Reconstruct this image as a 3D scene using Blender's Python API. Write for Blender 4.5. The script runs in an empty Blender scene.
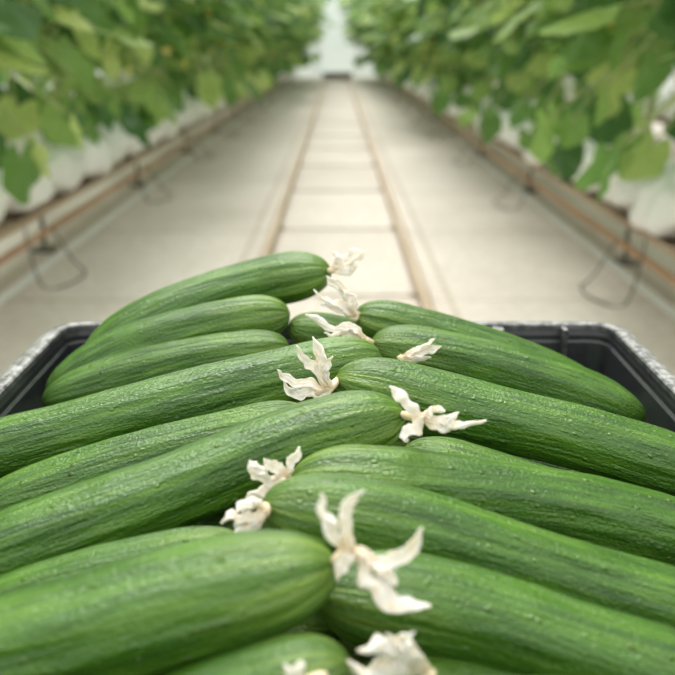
import bpy, bmesh, math, random
from mathutils import Vector, Matrix, noise
random.seed(7)
D=bpy.data; S=bpy.context.scene; COL=S.collection

# ---------------------------------------------------------------- helpers
def link(o): COL.objects.link(o); return o
def mesh_obj(name,verts,faces,mat=None,smooth=True,loc=None):
    me=D.meshes.new(name); me.from_pydata([tuple(v) for v in verts],[],faces); me.update()
    if smooth:
        me.polygons.foreach_set('use_smooth',[True]*len(me.polygons))
    if mat:
        for m in (mat if isinstance(mat,(list,tuple)) else [mat]): me.materials.append(m)
    o=D.objects.new(name,me)
    if loc is not None: o.location=loc
    return link(o)
def tag(o,label,cat,group=None,kind=None):
    o["label"]=label; o["category"]=cat
    if group: o["group"]=group
    if kind: o["kind"]=kind
def struct(o,label,cat):
    tag(o,label,cat,kind="structure")
def box_data(V,F,x0,x1,y0,y1,z0,z1):
    n=len(V)
    V+= [(x0,y0,z0),(x1,y0,z0),(x1,y1,z0),(x0,y1,z0),(x0,y0,z1),(x1,y0,z1),(x1,y1,z1),(x0,y1,z1)]
    F+= [(n,n+3,n+2,n+1),(n+4,n+5,n+6,n+7),(n,n+1,n+5,n+4),(n+1,n+2,n+6,n+5),(n+2,n+3,n+7,n+6),(n+3,n,n+4,n+7)]
def box(name,x0,x1,y0,y1,z0,z1,mat,bev=0.0):
    V=[];F=[]; cx,cy=(x0+x1)/2,(y0+y1)/2
    box_data(V,F,x0-cx,x1-cx,y0-cy,y1-cy,0,z1-z0)
    o=mesh_obj(name,V,F,mat,False,(cx,cy,z0))
    if bev:
        m=o.modifiers.new('bevel','BEVEL'); m.width=bev; m.segments=3
    return o
def sweep(pts,rads,seg=10):
    pts=[Vector(q) for q in pts]; n=len(pts); V=[];F=[]
    T=[(pts[min(i+1,n-1)]-pts[max(i-1,0)]).normalized() for i in range(n)]
    up=Vector((0,0,1)) if abs(T[0].z)<.9 else Vector((1,0,0))
    N=(up-T[0]*up.dot(T[0])).normalized()
    for i in range(n):
        N=(N-T[i]*N.dot(T[i])).normalized(); B=T[i].cross(N)
        for j in range(seg):
            a=2*math.pi*j/seg
            V.append(pts[i]+(N*math.cos(a)+B*math.sin(a))*rads[i])
    for i in range(n-1):
        for j in range(seg):
            F.append((i*seg+j,i*seg+(j+1)%seg,(i+1)*seg+(j+1)%seg,(i+1)*seg+j))
    F.append(tuple(range(seg-1,-1,-1))); F.append(tuple((n-1)*seg+j for j in range(seg)))
    return V,F
def catmull(pts,m):
    pts=[Vector(q) for q in pts]
    P=[pts[0]*2-pts[1]]+pts+[pts[-1]*2-pts[-2]]; out=[]
    for i in range(1,len(P)-2):
        for k in range(m):
            t=k/m; a,b,c,d=P[i-1],P[i],P[i+1],P[i+2]
            out.append(.5*((2*b)+(c-a)*t+(2*a-5*b+4*c-d)*t*t+(3*b-a-3*c+d)*t**3))
    out.append(P[-2]); return out

# ---------------------------------------------------------------- materials
def newmat(name):
    m=D.materials.new(name); m.use_nodes=True; nt=m.node_tree
    b=nt.nodes['Principled BSDF']; return m,nt,b
def node(nt,t,**kw):
    n=nt.nodes.new(t)
    for k,v in kw.items(): setattr(n,k,v)
    return n
def ramp(nt,stops):
    r=nt.nodes.new('ShaderNodeValToRGB'); e=r.color_ramp.elements
    while len(e)<len(stops): e.new(.5)
    for i,(pos,c) in enumerate(stops): e[i].position=pos; e[i].color=(*c,1)
    return r
def simple(name,c1,c2,scale=8,rough=.6,bump=0.0,metal=0.0,detail=5,stretch=(1,1,1),transl=0):
    m,nt,b=newmat(name); L=nt.links
    tc=node(nt,'ShaderNodeTexCoord'); mp=node(nt,'ShaderNodeMapping'); mp.inputs['Scale'].default_value=stretch
    n=node(nt,'ShaderNodeTexNoise'); n.inputs['Scale'].default_value=scale; n.inputs['Detail'].default_value=detail
    L.new(tc.outputs['Object'],mp.inputs[0]); L.new(mp.outputs[0],n.inputs['Vector'])
    r=ramp(nt,[(.3,c1),(.7,c2)]); L.new(n.outputs['Fac'],r.inputs[0]); L.new(r.outputs[0],b.inputs['Base Color'])
    b.inputs['Roughness'].default_value=rough; b.inputs['Metallic'].default_value=metal
    if bump:
        bp=node(nt,'ShaderNodeBump'); bp.inputs['Strength'].default_value=bump; bp.inputs['Distance'].default_value=.01
        L.new(n.outputs['Fac'],bp.inputs['Height']); L.new(bp.outputs[0],b.inputs['Normal'])
    if transl:
        tr=node(nt,'ShaderNodeBsdfTranslucent'); mx=node(nt,'ShaderNodeMixShader'); mx.inputs[0].default_value=transl
        L.new(r.outputs[0],tr.inputs['Color']); L.new(b.outputs[0],mx.inputs[1]); L.new(tr.outputs[0],mx.inputs[2]); L.new(mx.outputs[0],nt.nodes['Material Output'].inputs['Surface'])
    return m

def cucumber_mat():
    m,nt,b=newmat('cucumber_skin'); L=nt.links
    at=node(nt,'ShaderNodeAttribute',attribute_name='cuc')
    oi=node(nt,'ShaderNodeObjectInfo')
    mul=node(nt,'ShaderNodeMath',operation='MULTIPLY'); mul.inputs[1].default_value=37.0; L.new(oi.outputs['Random'],mul.inputs[0])
    add=node(nt,'ShaderNodeVectorMath',operation='ADD'); L.new(at.outputs['Vector'],add.inputs[0])
    comb=node(nt,'ShaderNodeCombineXYZ'); L.new(mul.outputs[0],comb.inputs[2]); L.new(comb.outputs[0],add.inputs[1])
    def nz(scale,st,detail=4):
        mp=node(nt,'ShaderNodeMapping'); mp.inputs['Scale'].default_value=st; L.new(add.outputs[0],mp.inputs[0])
        n=node(nt,'ShaderNodeTexNoise'); n.inputs['Scale'].default_value=scale; n.inputs['Detail'].default_value=detail
        L.new(mp.outputs[0],n.inputs['Vector']); return n
    streak=nz(4.2,(1,1,.08),3); blot=nz(.9,(1,1,.6),3); fine=nz(12,(1,1,.8),4)
    r=ramp(nt,[(.28,(.024,.084,.007)),(.5,(.050,.143,.011)),(.75,(.100,.220,.022))]); L.new(streak.outputs['Fac'],r.inputs[0])
    r2=ramp(nt,[(.3,(.64,.68,.66)),(.7,(1.28,1.18,1.1))]); L.new(blot.outputs['Fac'],r2.inputs[0])
    mx=node(nt,'ShaderNodeMix',data_type='RGBA',blend_type='MULTIPLY'); mx.inputs['Factor'].default_value=.8
    L.new(r.outputs[0],mx.inputs['A']); L.new(r2.outputs[0],mx.inputs['B'])
    r3=ramp(nt,[(.56,(0,0,0)),(.78,(.5,.5,.5))]); L.new(fine.outputs['Fac'],r3.inputs[0])
    mx2=node(nt,'ShaderNodeMix',data_type='RGBA'); mx2.inputs['B'].default_value=(.17,.31,.06,1)
    L.new(r3.outputs[0],mx2.inputs['Factor']); L.new(mx.outputs['Result'],mx2.inputs['A'])
    st=node(nt,'ShaderNodeAttribute',attribute_name='tipd')
    mr=node(nt,'ShaderNodeMapRange'); mr.inputs['From Min'].default_value=0; mr.inputs['From Max'].default_value=.34
    mr.inputs['To Min'].default_value=.65; mr.inputs['To Max'].default_value=0; L.new(st.outputs['Fac'],mr.inputs['Value'])
    s2=nz(5.2,(1,1,.04),2); rs=ramp(nt,[(.44,(.10,.10,.10)),(.64,(1,1,1))]); L.new(s2.outputs['Fac'],rs.inputs[0])
    mm=node(nt,'ShaderNodeMath',operation='MULTIPLY'); L.new(mr.outputs[0],mm.inputs[0]); L.new(rs.outputs[0],mm.inputs[1])
    mx3=node(nt,'ShaderNodeMix',data_type='RGBA'); mx3.inputs['B'].default_value=(.25,.37,.06,1)
    L.new(mm.outputs[0],mx3.inputs['Factor']); L.new(mx2.outputs['Result'],mx3.inputs['A'])
    mpv=node(nt,'ShaderNodeMapping'); mpv.inputs['Scale'].default_value=(1.7,1.7,1.2); L.new(add.outputs[0],mpv.inputs[0])
    vo=node(nt,'ShaderNodeTexVoronoi'); vo.inputs['Scale'].default_value=1.6; L.new(mpv.outputs[0],vo.inputs['Vector'])
    rv=ramp(nt,[(0,(1,1,1)),(.19,(0,0,0))]); rv.color_ramp.interpolation='EASE'; L.new(vo.outputs['Distance'],rv.inputs[0])
    mx4=node(nt,'ShaderNodeMix',data_type='RGBA'); mx4.inputs['B'].default_value=(.22,.34,.08,1)
    hm=node(nt,'ShaderNodeMath',operation='MULTIPLY'); hm.inputs[1].default_value=.4; L.new(rv.outputs[0],hm.inputs[0])
    L.new(hm.outputs[0],mx4.inputs['Factor']); L.new(mx3.outputs['Result'],mx4.inputs['A'])
    L.new(mx4.outputs['Result'],b.inputs['Base Color'])
    b1=node(nt,'ShaderNodeBump'); b1.inputs['Strength'].default_value=.7; b1.inputs['Distance'].default_value=.0015; L.new(rv.outputs[0],b1.inputs['Height'])
    wr=nz(4.2,(1.2,1.2,.13),3)
    b2=node(nt,'ShaderNodeBump'); b2.inputs['Strength'].default_value=.55; b2.inputs['Distance'].default_value=.004; L.new(wr.outputs['Fac'],b2.inputs['Height']); L.new(b1.outputs[0],b2.inputs['Normal'])
    b3=node(nt,'ShaderNodeBump'); b3.inputs['Strength'].default_value=.65; b3.inputs['Distance'].default_value=.0013; L.new(fine.outputs['Fac'],b3.inputs['Height']); L.new(b2.outputs[0],b3.inputs['Normal'])
    L.new(b3.outputs[0],b.inputs['Normal'])
    b.inputs['Roughness'].default_value=.31
    b.inputs['Specular IOR Level'].default_value=.5
    return m
M_CUC=cucumber_mat()

def petal_mat():
    m,nt,b=newmat('dried_petal'); L=nt.links
    tc=node(nt,'ShaderNodeTexCoord'); n=node(nt,'ShaderNodeTexNoise'); n.inputs['Scale'].default_value=300; n.inputs['Detail'].default_value=5
    L.new(tc.outputs['Object'],n.inputs['Vector'])
    r=ramp(nt,[(.26,(.86,.70,.47)),(.38,(.99,.93,.80)),(.6,(1.0,.98,.93))]); L.new(n.outputs['Fac'],r.inputs[0])
    at=node(nt,'ShaderNodeAttribute',attribute_name='along')
    mr=node(nt,'ShaderNodeMapRange'); mr.inputs['From Min'].default_value=0; mr.inputs['From Max'].default_value=.35; mr.inputs['To Min'].default_value=.6; mr.inputs['To Max'].default_value=0; L.new(at.outputs['Fac'],mr.inputs['Value'])
    mg=node(nt,'ShaderNodeMix',data_type='RGBA'); mg.inputs['B'].default_value=(.84,.68,.38,1); L.new(mr.outputs[0],mg.inputs['Factor']); L.new(r.outputs[0],mg.inputs['A'])
    L.new(mg.outputs['Result'],b.inputs['Base Color'])
    b.inputs['Roughness'].default_value=.55
    bp=node(nt,'ShaderNodeBump'); bp.inputs['Strength'].default_value=.4; bp.inputs['Distance'].default_value=.0010
    L.new(n.outputs['Fac'],bp.inputs['Height']); L.new(bp.outputs[0],b.inputs['Normal'])
    tr=node(nt,'ShaderNodeBsdfTranslucent'); mx=node(nt,'ShaderNodeMixShader'); mx.inputs[0].default_value=.35
    L.new(mg.outputs['Result'],tr.inputs['Color']); L.new(b.outputs[0],mx.inputs[1]); L.new(tr.outputs[0],mx.inputs[2]); L.new(mx.outputs[0],nt.nodes['Material Output'].inputs['Surface'])
    return m
M_PET=petal_mat()
M_CALYX=simple('blossom_base',(.62,.48,.27),(.86,.75,.53),150,.8)

def leaf_mat():
    m,nt,b=newmat('cucumber_leaf'); L=nt.links
    g=node(nt,'ShaderNodeNewGeometry'); oi=node(nt,'ShaderNodeObjectInfo')
    ad=node(nt,'ShaderNodeMath',operation='ADD'); L.new(g.outputs['Random Per Island'],ad.inputs[0]); L.new(oi.outputs['Random'],ad.inputs[1])
    fr=node(nt,'ShaderNodeMath',operation='FRACT'); L.new(ad.outputs[0],fr.inputs[0])
    r=ramp(nt,[(0,(.055,.140,.042)),(.45,(.155,.295,.070)),(.80,(.30,.445,.125)),(1,(.58,.67,.26))]); L.new(fr.outputs[0],r.inputs[0])
    L.new(r.outputs[0],b.inputs['Base Color']); b.inputs['Roughness'].default_value=.42
    tr=node(nt,'ShaderNodeBsdfTranslucent'); mx=node(nt,'ShaderNodeMixShader'); mx.inputs[0].default_value=.5
    hs=node(nt,'ShaderNodeHueSaturation'); hs.inputs['Value'].default_value=1.6; L.new(r.outputs[0],hs.inputs['Color']); L.new(hs.outputs[0],tr.inputs['Color'])
    out=nt.nodes['Material Output']; L.new(b.outputs[0],mx.inputs[1]); L.new(tr.outputs[0],mx.inputs[2]); L.new(mx.outputs[0],out.inputs['Surface'])
    return m
M_LEAF=leaf_mat()
M_STEM=simple('vine_stem',(.34,.42,.16),(.52,.57,.28),20,.7)
M_FLOWER=simple('yellow_flower',(.85,.62,.10),(.92,.78,.25),20,.7)
M_FILM=simple('white_film',(.98,.98,.98),(1,1,1),14,.45,.5)
M_CUBE=simple('rockwool_wrap',(.88,.87,.84),(.95,.95,.93),20,.6,.2)
M_GUT=simple('gutter_steel',(.34,.24,.16),(.54,.41,.30),9,.6,stretch=(1,.2,1))
M_RUST=simple('rusty_pipe',(.38,.20,.11),(.58,.36,.22),10,.6,stretch=(1,.2,1))
M_WIRE=simple('dark_wire',(.11,.10,.09),(.20,.18,.16),30,.5,metal=.3)
M_RAIL=simple('painted_rail',(.48,.36,.24),(.62,.50,.37),12,.5,stretch=(1,.15,1))
M_SLEEP=simple('sleeper_metal',(.46,.39,.32),(.56,.49,.41),15,.6)
M_STEEL=simple('grey_steel',(.30,.31,.32),(.42,.43,.44),10,.4,metal=.6)
M_RUB=simple('wheel_rubber',(.03,.03,.03),(.06,.06,.06),10,.8)
M_CAN=simple('white_paint',(.80,.82,.81),(.88,.89,.88),5,.4)
M_PANEL=simple('frosted_panel',(.78,.83,.80),(.84,.87,.85),1.5,.5,transl=.5)
M_DOOR=simple('door_paint',(.80,.85,.83),(.86,.89,.87),2,.4,transl=.5)

def plastic_mat(name,lo,hi,dust,nlo,nhi):
    m,nt,b=newmat(name); L=nt.links
    tc=node(nt,'ShaderNodeTexCoord'); n=node(nt,'ShaderNodeTexNoise'); n.inputs['Scale'].default_value=170; n.inputs['Detail'].default_value=8; n.inputs['Roughness'].default_value=.8
    L.new(tc.outputs['Object'],n.inputs['Vector'])
    g=node(nt,'ShaderNodeNewGeometry'); sx=node(nt,'ShaderNodeSeparateXYZ'); L.new(g.outputs['Normal'],sx.inputs[0])
    r=ramp(nt,[(nlo,(.12,.12,.12)),(nhi,(1,1,1))]); L.new(n.outputs['Fac'],r.inputs[0])
    mz=node(nt,'ShaderNodeMapRange'); mz.inputs['From Min'].default_value=.1; mz.inputs['From Max'].default_value=1.0; mz.inputs['To Min'].default_value=lo; mz.inputs['To Max'].default_value=hi; L.new(sx.outputs['Z'],mz.inputs['Value'])
    mm=node(nt,'ShaderNodeMath',operation='MULTIPLY'); L.new(r.outputs[0],mm.inputs[0]); L.new(mz.outputs[0],mm.inputs[1])
    mx=node(nt,'ShaderNodeMix',data_type='RGBA'); mx.inputs['A'].default_value=(.014,.016,.019,1); mx.inputs['B'].default_value=(*dust,1)
    L.new(mm.outputs[0],mx.inputs['Factor']); L.new(mx.outputs['Result'],b.inputs['Base Color'])
    b.inputs['Roughness'].default_value=.34; b.inputs['Specular IOR Level'].default_value=.5
    bp=node(nt,'ShaderNodeBump'); bp.inputs['Strength'].default_value=.2; bp.inputs['Distance'].default_value=.0006; L.new(n.outputs['Fac'],bp.inputs['Height']); L.new(bp.outputs[0],b.inputs['Normal'])
    return m
M_PLA=plastic_mat('black_plastic',.04,.10,(.3,.3,.3),.4,.6)
M_RIM=plastic_mat('dusty_black_rim',.16,.95,(.46,.46,.45),.42,.57)

def floor_mat():
    m,nt,b=newmat('concrete_floor'); L=nt.links
    tc=node(nt,'ShaderNodeTexCoord')
    n=node(nt,'ShaderNodeTexNoise'); n.inputs['Scale'].default_value=1.3; n.inputs['Detail'].default_value=7; L.new(tc.outputs['Object'],n.inputs['Vector'])
    r=ramp(nt,[(.3,(.60,.54,.475)),(.7,(.73,.675,.61))]); L.new(n.outputs['Fac'],r.inputs[0])
    n2=node(nt,'ShaderNodeTexNoise'); n2.inputs['Scale'].default_value=35; n2.inputs['Detail'].default_value=6; L.new(tc.outputs['Object'],n2.inputs['Vector'])
    r2=ramp(nt,[(.35,(.86,.85,.83)),(.6,(1,1,1))]); L.new(n2.outputs['Fac'],r2.inputs[0])
    mx=node(nt,'ShaderNodeMix',data_type='RGBA',blend_type='MULTIPLY'); mx.inputs['Factor'].default_value=1; L.new(r.outputs[0],mx.inputs['A']); L.new(r2.outputs[0],mx.inputs['B'])
    br=node(nt,'ShaderNodeTexBrick'); br.offset=0.0; br.inputs['Scale'].default_value=1; br.inputs['Brick Width'].default_value=.66; br.inputs['Row Height'].default_value=1.02
    br.inputs['Mortar Size'].default_value=.010; br.inputs['Mortar Smooth'].default_value=.3; br.inputs['Color1'].default_value=(1,1,1,1); br.inputs['Color2'].default_value=(.93,.92,.91,1); br.inputs['Mortar'].default_value=(.68,.63,.57,1)
    mp=node(nt,'ShaderNodeMapping'); mp.inputs['Location'].default_value=(.33,.3,0); L.new(tc.outputs['Object'],mp.inputs[0]); L.new(mp.outputs[0],br.inputs['Vector'])
    m2=node(nt,'ShaderNodeMix',data_type='RGBA',blend_type='MULTIPLY'); m2.inputs['Factor'].default_value=.9; L.new(mx.outputs['Result'],m2.inputs['A']); L.new(br.outputs['Color'],m2.inputs['B'])
    L.new(m2.outputs['Result'],b.inputs['Base Color']); b.inputs['Roughness'].default_value=.7
    bp=node(nt,'ShaderNodeBump'); bp.inputs['Strength'].default_value=.2; L.new(n2.outputs['Fac'],bp.inputs['Height']); L.new(bp.outputs[0],b.inputs['Normal'])
    return m
M_FLOOR=floor_mat()

# ---------------------------------------------------------------- setting
fl=box('floor',-5,5,-2,24,-.05,0,M_FLOOR); struct(fl,"pale beige concrete greenhouse floor","floor")
for i,(x,zc) in enumerate([(-.98,0),(.93,0)]):
    t=box('trim_%d'%(i+1),x-.012,x+.012,-1,22.5,0,.012,M_CAN); struct(t,"low pale edging strip along the aisle floor","floor edging")
V=[];F=[]
box_data(V,F,-5,-.46,22.6,22.62,0,3.2); box_data(V,F,.46,5,22.6,22.62,0,3.2); box_data(V,F,-.46,.46,22.6,22.62,2.1,3.2)
w=mesh_obj('wall_back',V,F,M_PANEL,False); struct(w,"pale frosted glazing closing the end of the greenhouse","wall")
k=3
for x in [-4,-3,-2,-1,-.5,.5,1,2,3,4]:
    t=box('trim_%d'%k,x-.03,x+.03,22.54,22.6,0,3.2,M_CAN); struct(t,"white vertical glazing bar on the end wall","glazing bar"); k+=1
d=box('door_1',-.455,.455,22.6,22.62,0,2.095,M_DOOR); struct(d,"pale frosted door in the end wall","door")

for x in (-.245,.245):
    V,F=sweep([(0,-1.0,0),(0,10,0),(0,20.9,0)],[.017]*3,16)
    o=mesh_obj('pipe_rail',V,F,M_RAIL,True,(x,0,.031)); tag(o,"tan dusty steel pipe rail on the floor","rail","pipe rails")
V=[];F=[]
box_data(V,F,-.25,.25,-.011,.011,0,.005)
for x in (-.245,.245): box_data(V,F,x-.03,x+.03,-.02,.02,.005,.015)
sl=mesh_obj('rail_sleeper',V,F,M_SLEEP,False,(0,-.4,0)); tag(sl,"thin flat metal sleeper tying the two pipe rails","rail sleeper","sleepers between the pipe rails")
y=.55
while y<20.8:
    c=sl.copy(); c.location=(0,y,0); COL.objects.link(c); y+=1.02
bs=box('rail_end_stop',-.33,.33,20.95,21.1,0,.16,M_WIRE,.01); tag(bs,"dark brown buffer at the end of the rails","buffer")

def gutter(x):
    V=[];F=[]
    w=.11;z1=.022;t=.005
    box_data(V,F,-w,w,-11,11,0,t); box_data(V,F,-w,-w+t,-11,11,t,z1); box_data(V,F,w-t,w,-11,11,t,z1)
    o=mesh_obj('growing_gutter',V,F,M_GUT,False,(x,11.4,.185)); tag(o,"long brown metal channel carrying the white grow bags","gutter","growing gutters")
XS=(-1.06,.98); XO=(-2.5,2.4)
for x in XS+XO: gutter(x)
for x in XS:
    sx=1 if x<0 else -1
    xi=x+sx*.10
    V,F=sweep([(0,-11,0),(0,0,0),(0,11,0)],[.011]*3,12)
    o=mesh_obj('heating_pipe',V,F,M_RUST,True,(xi,11.4,.125)); tag(o,"rusty brown heating pipe beside the grow gutter","pipe","heating pipes beside the gutters")

def bag_mesh(seed,L,ny=30):
    V=[];F=[]; ring=24
    for j in range(ny+1):
        t=j/ny; yy=(t-.5)*L; e=min(t,1-t)*L; k=min(1,(e/.10))**.5 if e<.10 else 1
        for i in range(ring):
            a=2*math.pi*i/ring; ca,sa=math.cos(a),math.sin(a)
            xx=.130*(abs(ca)**.5)*(1 if ca>0 else -1)*(.45+.55*k)
            zz=.078*(abs(sa)**.65)*(1 if sa>0 else -1)*(.15+.85*k)
            nz=noise.noise(Vector((xx*14,yy*12,zz*14+seed*3)))*.030+noise.noise(Vector((xx*30,yy*40,zz*20+seed*3)))*.008
            V.append((xx+nz*ca,yy,max(0,.078+zz+nz*sa)))
    for j in range(ny):
        for i in range(ring):
            F.append((j*ring+i,j*ring+(i+1)%ring,(j+1)*ring+(i+1)%ring,(j+1)*ring+i))
    F.append(tuple(range(ring-1,-1,-1))); F.append(tuple(ny*ring+i for i in range(ring)))
    F=[tuple(reversed(q)) for q in F]
    me=D.meshes.new('grow_bag'); me.from_pydata(V,[],F); me.update(); me.polygons.foreach_set('use_smooth',[True]*len(me.polygons)); me.materials.append(M_FILM); return me
bags=[bag_mesh(i,.33) for i in range(4)]; bagl=bag_mesh(9,.98)
k=0
for x in XS:
    yy=.97
    while yy<21.9:
        o=D.objects.new('grow_bag',bags[(k*7)%4]); k+=1
        o.location=(x,yy,.208); o.rotation_euler=(0,0,(k%3-1)*.05); COL.objects.link(o); tag(o,"white lumpy plastic-wrapped grow bag on the gutter","grow bag","grow bags on the gutters"); yy+=.38
for x in XO:
    yy=.95
    while yy<21.9:
        o=D.objects.new('grow_bag',bagl); o.location=(x,yy,.208); COL.objects.link(o); tag(o,"long white grow bag under the outer vines","grow bag","grow bags in the outer rows"); yy+=1.02

def hoop(x,y,sx):
    V,F=sweep(catmull([(x+sx*.10,y-.02,.185),(x+sx*.12,y-.05,.10),(x+sx*.16,y-.08,.006),(x+sx*.22,y-.06,.005),(x+sx*.24,y+.10,.005),(x+sx*.18,y+.18,.03),(x+sx*.11,y+.2,.14)],6),[.0032]*37,8)
    c=Vector((x,y,0)); V=[v-c for v in V]
    o=mesh_obj('wire_hoop',V,F,M_WIRE,True,c); tag(o,"bent dark wire hoop standing on the floor under the gutter","wire support","wire hoops under the gutters")
def stand(x,y):
    V=[];F=[]
    box_data(V,F,-.007,.007,-.007,.007,.014,.183); box_data(V,F,-.040,.040,-.03,.03,0,.014); box_data(V,F,-.085,.085,-.006,.006,.174,.185)
    o=mesh_obj('gutter_stand',V,F,M_WIRE,False,(x,y,0)); tag(o,"short dark metal stand with a flat foot under the gutter","stand","stands under the gutters")
for x in XS:
    sx=1 if x<0 else -1
    y0=2.75 if x<0 else 2.55
    for i in range(-1,12):
        if i<7: hoop(x,y0+i*1.6,sx)
        stand(x+sx*.0,y0+.45+i*1.6)
for x in XO:
    for i in range(11): stand(x,1.2+i*2)

# ---------------------------------------------------------------- cucumber plants
def leaf(V,F,FM,c,dirv,nrm,R,rnd):
    dirv=dirv.normalized(); nrm=(nrm-dirv*nrm.dot(dirv)).normalized(); side=nrm.cross(dirv)
    n=30; base=len(V); cup=rnd.uniform(.12,.5); sag=rnd.uniform(.1,.7)
    def pt(rr,a):
        lob=math.cos(2.5*a)**2; r=(.46+.09*lob**1.3)*(1+.10*math.cos(a))
        ad=abs(abs(a)-math.pi); r*=1-.62*math.exp(-(ad/.28)**2)
        r+=.012*math.cos(15*a)
        r*=rr
        u=r*math.cos(a)+.12;v=r*math.sin(a)
        w=-cup*(v*v)*1.6-sag*u*abs(u)*.8+.05*math.cos(5*a)*rr+.04*noise.noise(Vector((u*5,v*5,base*.1)))
        return c+(dirv*u+side*v+nrm*w)*R*1.0
    V.append(pt(0,0))
    for ring in (.5,1.0):
        for i in range(n):
            V.append(pt(ring,-math.pi+2*math.pi*(i+.5)/n))
    for i in range(n):
        j=(i+1)%n
        F.append((base,base+1+i,base+1+j)); F.append((base+1+i,base+1+n+i,base+1+n+j,base+1+j)); FM+= [0,0]
def plant_meshes(seed,nleaf,nlow=3,z0=.19):
    rnd=random.Random(seed)
    pts=[(0,0,0)]
    for i in range(1,12): pts.append((rnd.uniform(-.02,.02),rnd.uniform(-.03,.03),i*.145))
    P=catmull(pts,3); V,F=sweep(P,[.007]*len(P),8)
    ms=D.meshes.new('vine_stem'); ms.from_pydata([tuple(v) for v in V],[],F); ms.update(); ms.materials.append(M_STEM)
    V=[];F=[];FM=[]
    for i in range(nleaf):
        q=(i+rnd.random())/nleaf
        z=z0+(1.62-z0)*q
        low=i<nlow
        if low: z=rnd.uniform(-.03,.16)
        phi=i*2.4+rnd.uniform(-.4,.4)
        rho=rnd.uniform(.04,.30)+.22*min(1,max(0,(z-.2)/.4))
        if low: rho=rnd.uniform(.20,.40)
        out=Vector((math.cos(phi),math.sin(phi)*.75,0))
        root=Vector((0,0,z+rnd.uniform(-.02,.05)))
        if low: root.z=z+.28
        c=out*rho+Vector((0,0,z))
        tilt=rnd.uniform(1.0,1.45) if low else rnd.uniform(.15,1.3)
        dv=out.normalized()*math.cos(tilt)+Vector((0,0,-math.sin(tilt)))+Vector((rnd.uniform(-.35,.35),rnd.uniform(-.45,.45),0))
        nr=Vector((0,0,1))*math.cos(tilt)+out.normalized()*math.sin(tilt)
        R=rnd.uniform(.095,.175)*(1 if z<1.4 else .85)
        leaf(V,F,FM,c,dv,nr,R,rnd)
        mid=(root+c)/2+Vector((0,0,.04))
        v2,f2=sweep([root,mid,c],[.004,.0035,.0028],5); b=len(V); V+=v2; F+=[tuple(b+q for q in g) for g in f2]; FM+=[1]*len(f2)
    for i in range(9):
        z=rnd.uniform(.2,1.6);phi=rnd.uniform(0,6.28);c=Vector((math.cos(phi)*.2,math.sin(phi)*.2,z))
        for k in range(5):
            a=k*2*math.pi/5; b=len(V); d=Vector((math.cos(a),.3,math.sin(a)))*.020; s=Vector((-math.sin(a),0,math.cos(a)))*.009
            V+=[c,c+d*.6+s,c+d*1.1+Vector((0,-.006,0)),c+d*.6-s]; F.append((b,b+1,b+2,b+3)); FM.append(2)
    ml=D.meshes.new('leaves'); ml.from_pydata([tuple(v) for v in V],[],F); ml.update()
    ml.polygons.foreach_set('use_smooth',[True]*len(ml.polygons)); ml.materials.append(M_LEAF); ml.materials.append(M_STEM); ml.materials.append(M_FLOWER)
    ml.polygons.foreach_set('material_index',FM)
    return ms,ml
variants=[plant_meshes(s,106,4,.18) for s in range(4)]+[plant_meshes(s+20,108,8,.14) for s in range(4)]
V=[];F=[]; box_data(V,F,-.045,.045,-.045,.045,0,.065)
mc=D.meshes.new('growing_cube'); mc.from_pydata(V,[],F); mc.update(); mc.materials.append(M_CUBE)
ZB=.208+.150
def plant(x,y,z,v,rz,sc,grp):
    ms,ml=variants[v]
    e=D.objects.new('cucumber_plant',None); e.empty_display_size=.1; e.location=(x,y,z); COL.objects.link(e)
    tag(e,"leafy green cucumber vine growing upright from a white cube","cucumber plant",grp)
    for nm,me,off in (('growing_cube',mc,0),('stem',ms,.06),('leaves',ml,.06)):
        o=D.objects.new(nm,me); o.parent=e; o.location=(0,0,off)
        if nm in('leaves','stem'): o.rotation_euler=(0,0,rz); o.scale=(sc,sc,1)
        COL.objects.link(o)
rr=random.Random(3)
k=0
for x in XS:
    y=1.15
    while y<21.0:
        v=(k%4)+(4 if (x<0 or y<3.2) else 0)
        plant(x+rr.uniform(-.03,.03),y,ZB,v,rr.uniform(0,6.28),rr.uniform(.95,1.08)+.042*y,"cucumber vines along the aisle"); k+=1; y+=.42 if y<10 else .52
for x in XO:
    y=1.6
    while y<21.0:
        plant(x,y,ZB,k%4,rr.uniform(0,6.28),rr.uniform(1.0,1.2),"cucumber vines in the outer rows"); k+=1; y+=.62

# ---------------------------------------------------------------- crate
RIMZ=.530; CZ=.428
def rrect(hx,y0,y1,r,z,n=8):
    out=[]
    for cx,cy,a0 in ((hx-r,y1-r,0),(-hx+r,y1-r,90),(-hx+r,y0+r,180),(hx-r,y0+r,270)):
        for i in range(n+1):
            a=math.radians(a0+90*i/n); out.append((cx+r*math.cos(a),cy+r*math.sin(a),z))
    return out
def loft(loops,cap_first=False,cap_last=False):
    V=[];F=[]; n=len(loops[0])
    for l in loops: V+=l
    for k in range(len(loops)-1):
        for i in range(n):
            j=(i+1)%n; F.append((k*n+i,k*n+j,(k+1)*n+j,(k+1)*n+i))
    if cap_first: F.append(tuple(range(n-1,-1,-1)))
    if cap_last: F.append(tuple((len(loops)-1)*n+i for i in range(n)))
    return V,F
def rel(V,o): return [Vector(v)-o for v in V]
Y0,Y1=-.03,.583; HX=.191
def R(inset,z): return rrect(HX-inset,Y0+inset,Y1-inset,max(.006,.024-inset),z)
off=Vector((0,.27,CZ))
crate=D.objects.new('plastic_crate',None); crate.empty_display_size=.1; crate.location=off; COL.objects.link(crate)
tag(crate,"black plastic harvest crate with dusty rim, full of cucumbers","crate")
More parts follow.
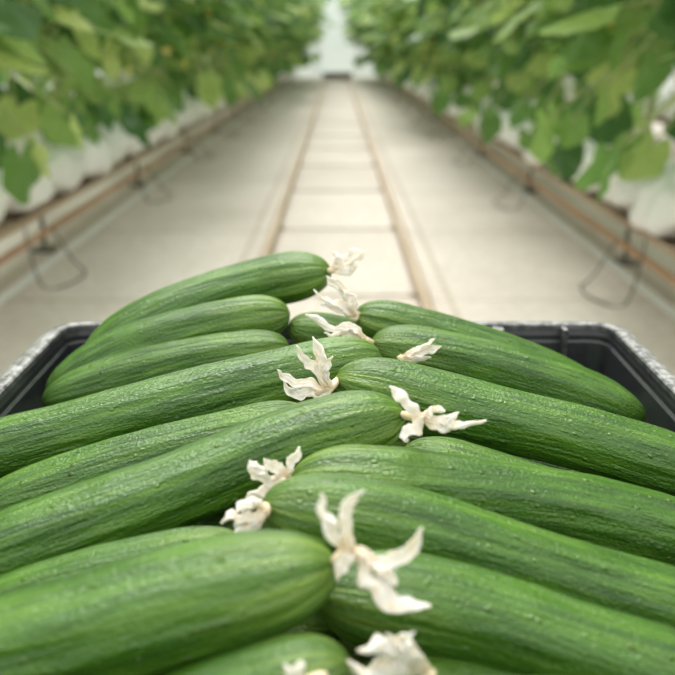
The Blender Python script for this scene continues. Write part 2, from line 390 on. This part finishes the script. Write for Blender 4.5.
loops=[R(.024,CZ+.0),R(.009,RIMZ-.010),R(.008,RIMZ-.003),R(.0100,RIMZ-.003),R(.0118,RIMZ-.008),R(.0120,RIMZ-.011),R(.0136,RIMZ-.0125),R(.023,CZ+.008),R(.06,CZ+.006)]
V,F=loft(loops,True,True)
body=mesh_obj('crate_body',rel(V,off),F,M_PLA,False); body.parent=crate
loops=[R(.008,RIMZ-.0035),R(.003,RIMZ-.005),R(.0025,RIMZ-.024),R(-.0006,RIMZ-.024),R(-.0006,RIMZ-.0036),R(.0004,RIMZ-.0020),R(.0045,RIMZ-.0003),R(.0080,RIMZ),R(.0102,RIMZ-.0003),R(.0111,RIMZ-.0012),R(.0115,RIMZ-.004),R(.008,RIMZ-.0035)]
V,F=loft(loops); rim=mesh_obj('rim',rel(V,off),F,M_RIM,False); rim.parent=crate
for x,wd in ((-.13,.002),(.106,.0035),(.150,.0015)):
    V=[];F=[]; box_data(V,F,x-wd,x+wd,Y1-.020,Y1-.010,RIMZ-.04,RIMZ-.002)
    o=mesh_obj('rib',rel(V,off),F,M_RIM,False); o.parent=crate

# trolley under the crate
tr=D.objects.new('harvest_trolley',None); tr.location=(0,.25,.05); COL.objects.link(tr); tag(tr,"steel rail trolley carrying the black harvest crate","trolley")
o0=Vector((0,.25,.05))
V=[];F=[]; box_data(V,F,-.16,.16,-.0,.53,.40,.4275); o=mesh_obj('deck',rel(V,o0),F,M_STEEL,False); o.parent=tr
V=[];F=[]
for sx in (-1,1):
    for yy in (.02,.48):
        box_data(V,F,sx*.14-.012,sx*.14+.012,yy-.012,yy+.012,.13,.40)
    box_data(V,F,sx*.14-.012,sx*.14+.012,0,.5,.11,.13)
for yy in(0.02,.44): box_data(V,F,-.25,.25,yy-.008,yy+.008,.081,.097)
box_data(V,F,-.15,-.13,.0,.46,.096,.112); box_data(V,F,.13,.15,0,.46,.096,.112)
o=mesh_obj('frame',rel(V,o0),F,M_STEEL,False); o.parent=tr
for sx in(-1,1):
    for yy in (.02,.44):
        V,F=sweep([(sx*.232,yy,.089),(sx*.234,yy,.089),(sx*.256,yy,.089),(sx*.258,yy,.089)],[.036,.0405,.0405,.036],20)
        o=mesh_obj('wheel',rel(V,o0),F,M_RUB,True); o.parent=tr

# ---------------------------------------------------------------- cucumbers
def cucumber_mesh(pts,r,seed,seg=56,n=80):
    rnd=random.Random(seed)
    P=catmull(pts,16)
    T0=(P[0]-P[1]).normalized(); T1=(P[-1]-P[-2]).normalized()
    P=[P[0]+T0*r*.85]+P+[P[-1]+T1*r*1.0]
    L=[0]
    for i in range(1,len(P)): L.append(L[-1]+(P[i]-P[i-1]).length)
    tot=L[-1]
    def at(s):
        s=max(0,min(tot,s))
        for i in range(1,len(L)):
            if L[i]>=s:
                t=(s-L[i-1])/max(1e-9,L[i]-L[i-1]); return P[i-1].lerp(P[i],t)
        return P[-1]
    V=[];F=[];A=[];TD=[]; rings=[]
    ph=[rnd.uniform(0,6.28) for _ in range(6)]
    for i in range(n):
        t=i/(n-1); u=.5-.5*math.cos(math.pi*t); u=.35*t+.65*u
        s=u*tot
        ct=2.0*r; cs=2.4*r
        rad=r
        if s<ct: rad*=max(0,1-(1-s/ct)**2.4)**.5
        if tot-s<cs: rad*=max(0,1-(1-(tot-s)/cs)**2.2)**.5
        rad*=1+.035*math.sin(s/tot*9+ph[0])-.07*abs(u-.45)
        rings.append((s,max(rad,.0004)))
    C=[at(s) for s,_ in rings]; c0=sum(C,Vector())/len(C)
    T=[(at(s+.004)-at(s-.004)).normalized() for s,_ in rings]
    N=(Vector((0,0,1))-T[0]*T[0].z).normalized()
    for i,(s,rad) in enumerate(rings):
        N=(N-T[i]*N.dot(T[i])).normalized(); B=T[i].cross(N)
        for j in range(seg):
            a=2*math.pi*j/seg
            k=1+.018*math.cos(9*a+ph[1]+.3*math.sin(s*30+ph[3]))+.014*math.cos(5*a+ph[2]+.3*math.sin(s*25))
            q=Vector((math.cos(a)*1.2+seed,math.sin(a)*1.2,s/r*.45))
            k+=.030*noise.noise(q)+.018*noise.noise(q*3)
            V.append(C[i]+(N*math.cos(a)+B*math.sin(a))*rad*k-c0)
            A.append((math.cos(a),math.sin(a),s/r)); TD.append(s/tot)
    for i in range(n-1):
        for j in range(seg):
            F.append((i*seg+j,i*seg+(j+1)%seg,(i+1)*seg+(j+1)%seg,(i+1)*seg+j))
    F.append(tuple(range(seg-1,-1,-1))); F.append(tuple((n-1)*seg+j for j in range(seg)))
    me=D.meshes.new('cucumber'); me.from_pydata([tuple(v) for v in V],[],F); me.update()
    me.polygons.foreach_set('use_smooth',[True]*len(me.polygons)); me.materials.append(M_CUC)
    a=me.attributes.new('cuc','FLOAT_VECTOR','POINT'); a.data.foreach_set('vector',[c for q in A for c in q])
    a=me.attributes.new('tipd','FLOAT','POINT'); a.data.foreach_set('value',TD)
    return me,c0,P[0],T0
# radius (m) and centre-line points from blossom end to stem end, in tenths of a millimetre
C=dict(
crest=(.0160,[(-171,5440,5703),(-550,5491,5618),(-1042,5377,5470),(-1411,5248,5295)]),
second=(.0148,[(-405,5109,5530),(-818,5094,5462),(-1267,5063,5325),(-1590,4994,5160)]),
third=(.0132,[(-381,4817,5420),(-778,4806,5370),(-1242,4820,5250),(-1554,4784,5160)]),
wedge=(.013,[(-188,5139,5440),(383,5193,5300),(1003,5165,5125)]),
back_a=(.0138,[(212,5039,5533),(656,5001,5430),(1130,4960,5265),(1490,4921,5105)]),
back_b=(.0141,[(300,4691,5480),(672,4665,5422),(1220,4617,5278),(1573,4615,5135)]),
mid_a=(.0162,[(89,4316,5525),(-439,4222,5420),(-1016,4073,5320),(-1712,3928,5190)]),
mid_b=(.0157,[(119,4072,5497),(636,3996,5385),(1149,3905,5290),(1653,3819,5155)]),
gap_a=(.014,[(-207,3609,5475),(-600,3587,5387),(-1030,3528,5278),(-1455,3463,5158)]),
big=(.0156,[(152,3466,5560),(-236,3373,5480),(-737,3171,5350),(-1349,2971,5200)]),
gap_b=(.0135,[(385,3600,5310),(804,3555,5200),(1332,3500,5060)]),
gap_c=(.014,[(-420,2791,5330),(-743,2775,5250),(-1207,2739,5140)]),
front=(.0172,[(-142,2343,5540),(-468,2303,5465),(-819,2255,5380),(-1222,2209,5305)]),
low=(.015,[(-82,2094,5380),(-302,2089,5280),(-611,2050,5170)]),
near_a=(.0156,[(-52,3136,5442),(321,3151,5404),(852,3224,5297),(1457,3283,5120)]),
near_b=(.0153,[(-139,2834,5495),(222,2833,5420),(721,2792,5275),(1283,2723,5120)]),
near_c=(.0163,[(56,2500,5365),(364,2498,5310),(745,2437,5210),(1212,2361,5080)]),
near_d=(.015,[(350,2022,5270),(615,2017,5200),(941,1975,5120)]),
)
LAB={'crest':"glossy green cucumber resting on top at the crest of the heap",'wedge':"small green cucumber wedged between others in the heap",
'big':"large fresh green cucumber with curled dried blossom at its tip",'front':"thick green cucumber with rounded tip and dried blossom"}
cobj={}
for i,(k,(r,pts)) in enumerate(C.items()):
    W=[Vector(q)*1e-4 for q in pts]
    me,c0,tip,td=cucumber_mesh(W,r,i*3+1)
    o=D.objects.new('cucumber',me); o.location=c0; COL.objects.link(o); cobj[k]=(o,tip,td)
    tag(o,LAB.get(k,"fresh green cucumber lying on the heap in the crate"),"cucumber","cucumbers in the crate")
base=[]
for s in range(4):
    b=random.Random(s).uniform(-.006,.006)
    me,c0,tip,td=cucumber_mesh([(0.072,0,0),(.02,b,.003),(-.03,b,.002),(-.072,0,-.002)],.0145,50+s,28,44)
    me.transform(Matrix.Translation(c0)); base.append(me)
rq=random.Random(11)
def buried(x,y,z0,z1,side,k,lab):
    o=D.objects.new('cucumber',base[k%4])
    ang=math.atan2(z0-z1,.17)
    o.location=(x,y,(z0+z1)/2)
    if side<0: o.rotation_euler=(rq.uniform(-.2,.2),-ang,rq.uniform(-.03,.03))
    else: o.rotation_euler=(rq.uniform(-.2,.2),-ang,math.pi+rq.uniform(-.03,.03))
    COL.objects.link(o); tag(o,lab,"cucumber","cucumbers in the crate")
k=0
for lay,(z0,z1,hx) in enumerate(((.515,.483,.083),(.481,.453,.080))):
    y=.03+.008*lay
    while y<.535-.012*lay:
        for side in(-1,1):
            buried(side*hx,y,z0,z1,side,k,"green cucumber buried lower in the crate"); k+=1
        y+=.0335
for y in (.165,.125,.085,.045,.005):
    for side in (-1,1):
        buried(side*.083,y+(.012 if side>0 else 0),.547,.523,side,k,"green cucumber lying on the heap in the crate"); k+=1

# ---------------------------------------------------------------- blossoms
def petal_mesh(pts,w,seed):
    rnd=random.Random(seed); P=catmull(pts,12); n=len(P); seg=24; V=[];F=[]
    T=[(P[min(i+1,n-1)]-P[max(i-1,0)]).normalized() for i in range(n)]
    up=Vector((rnd.uniform(-.4,.4),-.5,.9)); tw=rnd.uniform(1.2,2.8)*rnd.choice((-1,1)); fold=rnd.uniform(.5,1.1)*rnd.choice((-1,1))
    for i in range(n):
        t=i/(n-1); q=P[i]
        N=(up-T[i]*up.dot(T[i])).normalized(); N.rotate(Matrix.Rotation(tw*(t-.35),3,T[i])); B=T[i].cross(N)
        ww=w*.36*(.46+.54*math.sin(math.pi*min(1,t*.80+.06))**.8)*(1 if t<.72 else max(.12,1-((t-.72)/.28)**1.5*.88))
        ww*=1+.26*noise.noise(Vector((t*5,seed,0)))
        q=q+N*w*.26*noise.noise(Vector((t*4.5,seed,7)))+B*w*.28*noise.noise(Vector((t*4.5,seed,3)))
        for j in range(seg):
            a=2*math.pi*j/seg; x=math.cos(a); s=math.sin(a)
            edge=noise.noise(Vector((seed+math.copysign(3,x),t*10,1)))*.30*abs(x)
            hh=fold*ww*(x*x-.3)+ww*.28*math.sin(x*8+seed+t*2)*(.5+.5*t)
            cr=noise.noise(Vector((x*2.2+seed,t*8,.5)))
            V.append(q+B*(x*ww*(1+edge))+N*(s*(.0003+.0005*(1-t))+hh+cr*ww*.42))
    for i in range(n-1):
        for j in range(seg): F.append((i*seg+j,i*seg+(j+1)%seg,(i+1)*seg+(j+1)%seg,(i+1)*seg+j))
    F.append(tuple(range(seg-1,-1,-1))); F.append(tuple((n-1)*seg+j for j in range(seg)))
    return V,F,[i/(n-1) for i in range(n) for _ in range(seg)]
# blossom: owner cucumber, root position (0.1 mm), size factor (mm per unit), petals as (sideways, up) units + width
B=[
('crest',(-27,5316,5765),.606,[([(0,0),(12,4),(23,10),(32,16)],12),([(0,2),(5,12),(0,18)],10),([(0,1),(13,14),(27,19)],10),([(2,-2),(14,-2),(25,4)],11)]),
('back_a',(96,4935,5573),.572,[([(0,0),(-11,10),(-26,16),(-42,26)],13),([(0,2),(-8,20),(-20,34),(-28,41)],14),([(-2,2),(-16,8),(-34,14)],11),([(-1,2),(-6,18),(-16,32)],13),([(0,2),(0,14),(-6,26)],11)]),
('back_b',(146,4564,5562),.533,[([(0,0),(-16,10),(-28,4),(-41,6)],13),([(0,2),(-21,7),(-44,18),(-59,26)],11),([(0,-3),(-21,-2),(-38,-1)],13),([(0,2),(-14,12),(-30,13)],12)]),
(None,(337,4440,5504),.522,[([(0,0),(13,2),(28,8),(38,12)],12),([(0,0),(16,8),(32,19)],11),([(0,-1),(13,-3),(28,2)],11)]),
('mid_b',(-44,3921,5526),.467,[([(0,0),(-18,5),(-38,10),(-51,20)],14),([(0,2),(-12,18),(-22,30),(-31,45)],13),([(0,4),(-6,22),(-8,38),(-15,53)],16),([(0,-1),(-16,-2),(-33,-2),(-45,7)],15),([(2,2),(-3,18),(4,35)],12),([(2,-2),(-8,-6),(-23,-5)],13)]),
('big',(335,3188,5696),.383,[([(0,0),(-13,10),(-25,25),(-37,33)],18),([(0,0),(15,-3),(35,-7),(59,0)],14),([(-1,2),(-10,-7),(-19,-14),(-23,-22)],24),([(0,0),(13,-9),(22,-4),(31,8)],16),([(0,0),(7,8),(19,8)],15)]),
('near_a',(-183,2995,5522),.369,[([(0,0),(-16,4),(-30,12),(-38,22)],22),([(-2,0),(-22,-10),(-36,-18),(-44,-30)],23),([(0,4),(4,20),(13,36)],15),([(-2,2),(-13,15),(-24,24)],18)]),
('near_b',(-250,2730,5545),.340,[([(0,0),(-14,-6),(-30,0),(-40,-8)],21),([(0,-2),(-19,-18),(-34,-30),(-47,-40)],25),([(0,2),(-14,-13),(-26,-33)],19),([(-2,4),(-14,12),(-28,2)],19)]),
('front',(27,2284,5661),.289,[([(-2,0),(-12,20),(-22,40),(-23,64)],23),([(3,2),(-2,27),(-1,47),(14,67)],19),([(5,0),(33,-10),(58,2),(75,30)],22),([(8,0),(25,-20),(49,-46),(82,-46)],30),([(5,4),(-2,-8),(-12,-23)],19),([(8,0),(38,-20),(48,-31)],22)]),
('near_d',(246,2053,5430),.272,[([(0,-2),(-28,4),(-58,6),(-82,16)],24),([(-3,1),(-23,20),(-43,30),(-70,25)],24),([(0,0),(-13,18),(-26,34),(-16,47)],18),([(-8,2),(-33,15),(-66,4)],21),([(0,0),(-20,28),(-44,40)],19)]),
('low',(-98,1953,5452),.261,[([(0,0),(-8,18),(-15,30)],19),([(0,0),(0,22),(4,30)],17)]),
]
SIDE=Vector((1,0,0)); RISE=Vector((0,.3074,.9516)); OUT=Vector((0,-.9516,.3074))
for bi,(own,rt,sc,ps) in enumerate(B):
    root=Vector(rt)*1e-4; u=sc*1e-3
    def at(a,b,i=0): return root+SIDE*a*u+RISE*b*u+OUT*.002*i
    if own:
        oc,tip,td=cobj[own]; start=tip-td*.002
        base_off=Vector(oc.location)
    else: start=root+Vector((-.002,0,-.001)); base_off=Vector((0,0,0))
    Vb,Fb=sweep([start,start.lerp(root,.5),root,root.lerp(at(*ps[0][0][1]),.15)],[.0018,.0020,.0022,.001],10)
    bl=mesh_obj('blossom' if own else 'fallen_blossom',rel(Vb,root),Fb,M_CALYX,True)
    if own: bl.parent=oc; bl.location=root-base_off; bl["label"]="dried cream-white blossom"
    else: bl.location=root; tag(bl,"dried cream cucumber blossom lying on the cucumbers","blossom")
    for pi,(pp,wd) in enumerate(ps):
        W=[at(a,b,i) for i,(a,b) in enumerate(pp)]
        V,F,AL=petal_mesh(W,wd*u,bi*17+pi*5+1)
        o=mesh_obj('petal',rel(V,root),F,M_PET,True); o.parent=bl
        a=o.data.attributes.new('along','FLOAT','POINT'); a.data.foreach_set('value',AL)

# ---------------------------------------------------------------- light / camera
w=D.worlds.new('World'); S.world=w; w.use_nodes=True; nt=w.node_tree; bg=nt.nodes['Background']
tc=node(nt,'ShaderNodeTexCoord'); sx=node(nt,'ShaderNodeSeparateXYZ'); nt.links.new(tc.outputs['Generated'],sx.inputs[0])
r=ramp(nt,[(0.0,(.46,.47,.43)),(.05,(.70,.71,.68)),(.5,(1.0,.998,.98)),(1,(1.0,1.0,.985))]); nt.links.new(sx.outputs['Z'],r.inputs[0]); nt.links.new(r.outputs[0],bg.inputs[0])
bg.inputs[1].default_value=1.68
s=D.lights.new('sun','SUN'); s.energy=3.7; s.angle=math.radians(32); s.color=(1,.975,.93)
so=D.objects.new('sun',s); so.rotation_euler=(math.radians(-34),math.radians(-8),0); link(so)
cam=D.cameras.new('camera'); cam.lens=48; cam.sensor_width=36; co=D.objects.new('camera',cam); link(co)
co.location=(0,0,.705); co.rotation_euler=(math.radians(90-17.9),0,0); S.camera=co
cam.dof.use_dof=True; cam.dof.focus_distance=.41; cam.dof.aperture_fstop=9.5; cam.clip_start=.01
S.view_settings.view_transform='Standard'
